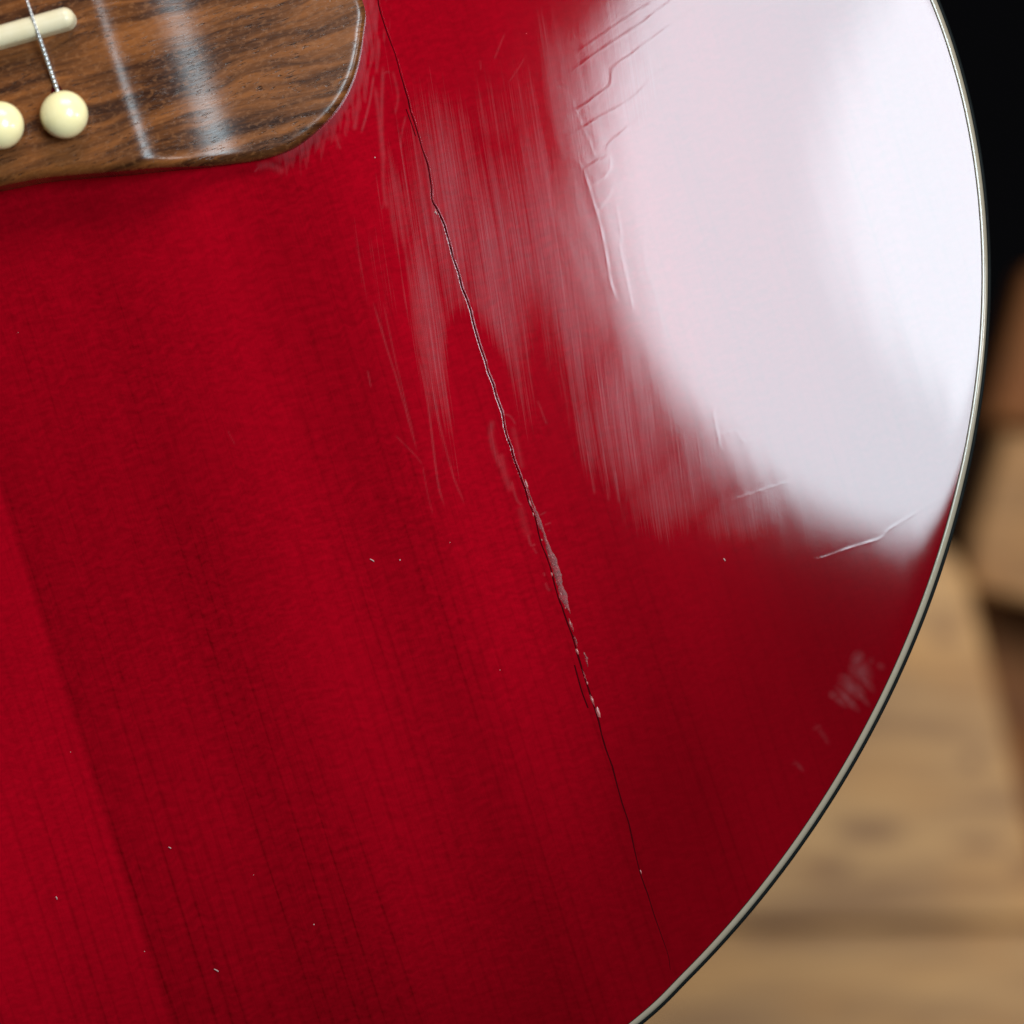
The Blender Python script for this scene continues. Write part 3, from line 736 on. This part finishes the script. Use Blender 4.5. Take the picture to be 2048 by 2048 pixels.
# wall round the edge
nb = len(bo); hbo = bridge_h(bo[:, 0], bo[:, 1]) - np.interp(np.abs(bo[:, 0]), [.05, .07], [.0018, .0010]) * .92
Vw = np.vstack([np.c_[bo, dome(bo) + hbo + 1e-5], np.c_[bo, dome(bo) - .0004]]); b0 = len(Vt)
i = np.arange(nb); Fw = np.stack([i + b0, i + nb + b0, (i + 1) % nb + nb + b0, (i + 1) % nb + b0], -1)
br = mesh_obj('bridge', np.vstack([Vt, Vw]), np.vstack([qb, Fw]), M_ROSE, guitar)
br['label'] = 'rosewood bridge with thick centre and rounded thin wings'

ZB = .0082
# saddle: rounded bar along the string line
ea = p2l(np.array([148., 29.]), .011, False); eb = p2l(np.array([0., 76.]), .011, False)
dirv = (ea - eb) / np.linalg.norm(ea - eb); ea = ea - dirv * .0017
n_ = 40; sw = .00165
Lf = np.array([-ea[0], ea[1] + .0022])
ctr = (ea + Lf) / 2
def stadium(a, b, r, n=14):
    dv = (b - a) / np.linalg.norm(b - a); nv = np.array([-dv[1], dv[0]]); P = []
    for k_ in range(n + 1):
        w = -math.pi / 2 + math.pi * k_ / n; P.append(b + r * (math.cos(w) * dv + math.sin(w) * nv))
    for k_ in range(n + 1):
        w = math.pi / 2 + math.pi * k_ / n; P.append(a + r * (math.cos(w) * dv + math.sin(w) * nv))
    return np.array(P)
rings = []
for ins_, z_ in ((0, ZB - .003), (0, ZB + .0026), (.00012, ZB + .0030), (.0004, ZB + .0033), (.0009, ZB + .0036), (.0014, ZB + .0037)):
    rings.append(np.c_[stadium(Lf, ea, sw - ins_), np.full(30, z_)])
m_ = 30; V = np.vstack(rings); F = [[k_ * m_ + j, k_ * m_ + (j + 1) % m_, (k_ + 1) * m_ + (j + 1) % m_, (k_ + 1) * m_ + j] for k_ in range(len(rings) - 1) for j in range(m_)]
F.append([(len(rings) - 1) * m_ + j for j in range(m_)])
o = mesh_obj('saddle', V, F, M_SADDLE, br); o['label'] = 'cream bone saddle'

# pins
p1 = p2l(np.array([128., 228.]), ZB + .003, False); p2 = p2l(np.array([-2., 250.]), ZB + .003, False)
sp = p1[0] - p2[0]
pins = [p1, p2, np.array([p2[0] - sp, p2[1] + .0006])]
pins += [np.array([-q_[0], q_[1]]) for q_ in pins[::-1]]
RP = .00376
prof = [(.0022, -.010), (.0026, -.0005), (.0027, .0002), (.0030, .0006)]
for k_ in range(22):
    w = -.62 + (math.pi / 2 + .62) * k_ / 21
    prof.append((RP * math.cos(w), .0030 + RP * .80 * math.sin(w)))
prof[-1] = (.00002, prof[-1][1])
pv, pf = lathe(prof, 48)
pin_me = None
for k_, q_ in enumerate(pins):
    if pin_me is None:
        o = mesh_obj('bridge_pin', pv, pf, M_PIN, br); pin_me = o.data
    else:
        o = bpy.data.objects.new('bridge_pin', pin_me); COL.objects.link(o); o.parent = br
    o.location = (q_[0], q_[1], ZB); o.rotation_euler = (math.radians(2), math.radians(-2 + rng.normal(0, 1.5)), 0)
    # string slot in front of the pin
    t_ = np.array([q_[0] - .0003, q_[1] + .0034])
    V = [(t_[0] + .0010 * math.cos(a), t_[1] + .0020 * math.sin(a), ZB + .00004) for a in np.linspace(0, 2 * math.pi, 20, endpoint=False)]
    V += [(t_[0] + .0005 * math.cos(a), t_[1] + .0011 * math.sin(a), ZB + .00006) for a in np.linspace(0, 2 * math.pi, 20, endpoint=False)]
    mesh_obj('string_slot', V, [[j, (j + 1) % 20, 20 + (j + 1) % 20, 20 + j] for j in range(20)] + [list(range(20, 40))], M_DARK, br)

# strings
def mat_steel(name, c, wrap):
    t = NT(name); ob = t.tc.outputs['Object']; n1 = t.noise(t.mapping(ob, (900, 900, 900)), 1, 2)
    y = t.sep(t.mapping(ob, (1000, 1000, 1000)))[1]
    wv = t.math('SINE', t.math('MULTIPLY', y, wrap))
    p = t.pbsdf(Base_Color=t.mix(t.mapr(n1, .3, .7), (*c, 1), tuple(v * .8 for v in c) + (1,)), Metallic=.85, Roughness=.34, Normal=t.bump(wv, .5, .0001))
    return t.done(p.outputs[0])
M_STEEL = mat_steel('plain_steel_string', (.75, .74, .74), 9.0)
M_WOUND = mat_steel('wound_bronze_string', (.62, .42, .24), 14.0)
gauge = [.00019, .00023, .00032, .00042, .00054, .00068]
nut_y = .470
for k_, q_ in enumerate(pins):
    s_on = Lf + (ea - Lf) * ((q_[0] - Lf[0]) / (ea[0] - Lf[0]))
    zs = ZB + .0037
    g = gauge[k_]
    a3 = np.array([q_[0] - .0002, q_[1] + .0030, ZB - .0006]); b3 = np.array([s_on[0], s_on[1] - .0008, zs - .0002 + g]); c3 = np.array([s_on[0], s_on[1] + .0006, zs + g])
    e3 = np.array([q_[0] * .70, nut_y, zs - .0012])
    P = [a3 + (b3 - a3) * f_ for f_ in np.linspace(0, 1, 12)] + [c3] + [c3 + (e3 - c3) * f_ for f_ in np.linspace(.02, 1, 14)]
    w_ = np.interp(np.arange(len(P)), [0, 6, 8, 11, 12, 30], [1, 1, 1, 1, 1, 1]) * g
    if k_ < 2: w_ = w_ + np.interp(np.arange(len(P)), [0, 5, 10, 11], [.00020, .00017, .00013, 0])
    V, F = tube(P, w_, 10)
    mesh_obj('string', V, F, M_STEEL if k_ < 2 else M_WOUND, guitar)

# neck, fingerboard, nut (outside the picture, carry the strings)
def boxm(x0, x1, y0, y1, z0, z1): 
    return [(x0, y0, z0), (x1, y0, z0), (x1, y1, z0), (x0, y1, z0), (x0, y0, z1), (x1, y0, z1), (x1, y1, z1), (x0, y1, z1)], [[3, 2, 1, 0], [4, 5, 6, 7], [0, 1, 5, 4], [1, 2, 6, 5], [2, 3, 7, 6], [3, 0, 4, 7]]
V, F = boxm(-.027, .027, .215, nut_y - .004, -.0005, .0075); mesh_obj('fingerboard', V, F, M_ROSE, guitar, smooth=False)
V, F = boxm(-.025, .025, .300, nut_y, -.022, -.0008); mesh_obj('neck', V, F, M_SIDE, guitar, smooth=False)
V, F = boxm(-.022, .022, nut_y - .0035, nut_y + .002, -.0007, .0102); mesh_obj('nut', V, F, M_SADDLE, guitar, smooth=False)

# ---- dust specks lying on the lacquer
M_DUST = plain('dust', (.46, .30, .28), .8, .2)
specks = [(36,1665-1000),(248,1060),(339,1430),(141,1504),(451,1361),(305,1570),(339,1695),(617,1657),(522,1693),(507,1750),(595,1781),(653,1660),(112,1795),(295,1847),(143,1853),(289,1903),(433,1940),(475,2005),
          (628,1849),(711,1776),(746,1118),(900,1085),(240,1840),(912,174),(870,425),(893,445),(859,65),(1053,67),(806,155),(766,309),(750,315),(545,862),(710,320),(800,1120),(930,1092),(420,1500),(1000,1340),(640,1190)]
Vb, Fb = [], []
for p_ in specks[::3]:
    v_, f_ = crumb(p_, rng.uniform(.7, 1.4), rng.uniform(.6, 1.5)); b0 = len(Vb)
    v_ = [(a, b, c + .00002) for a, b, c in v_]
    Vb += v_; Fb += [[i_ + b0 for i_ in q_] for q_ in f_]
for p_, e2 in [((870,422),(873,429)),((428,1938),(437,1943)),((112,1793),(114,1799)),((337,1694),(342,1697)),((1447,1117),(1450,1122)),((740,1118),(748,1123))]:
    l_ = p2l(np.array([p_, ((p_[0] + e2[0]) / 2 + 1, (p_[1] + e2[1]) / 2), e2], float)); 
    v_, f_ = tube(np.c_[l_, top_z(l_) + .00009], .00009, 6); b0 = len(Vb); Vb += [tuple(q_) for q_ in v_]; Fb += [[i_ + b0 for i_ in q_] for q_ in f_]
du = mesh_obj('dust', Vb, Fb, M_DUST)
du.location = guitar.location; du.rotation_euler = guitar.rotation_euler
tag(du, 'tiny pale dust specks scattered over the red guitar top', 'dust', kind='stuff')
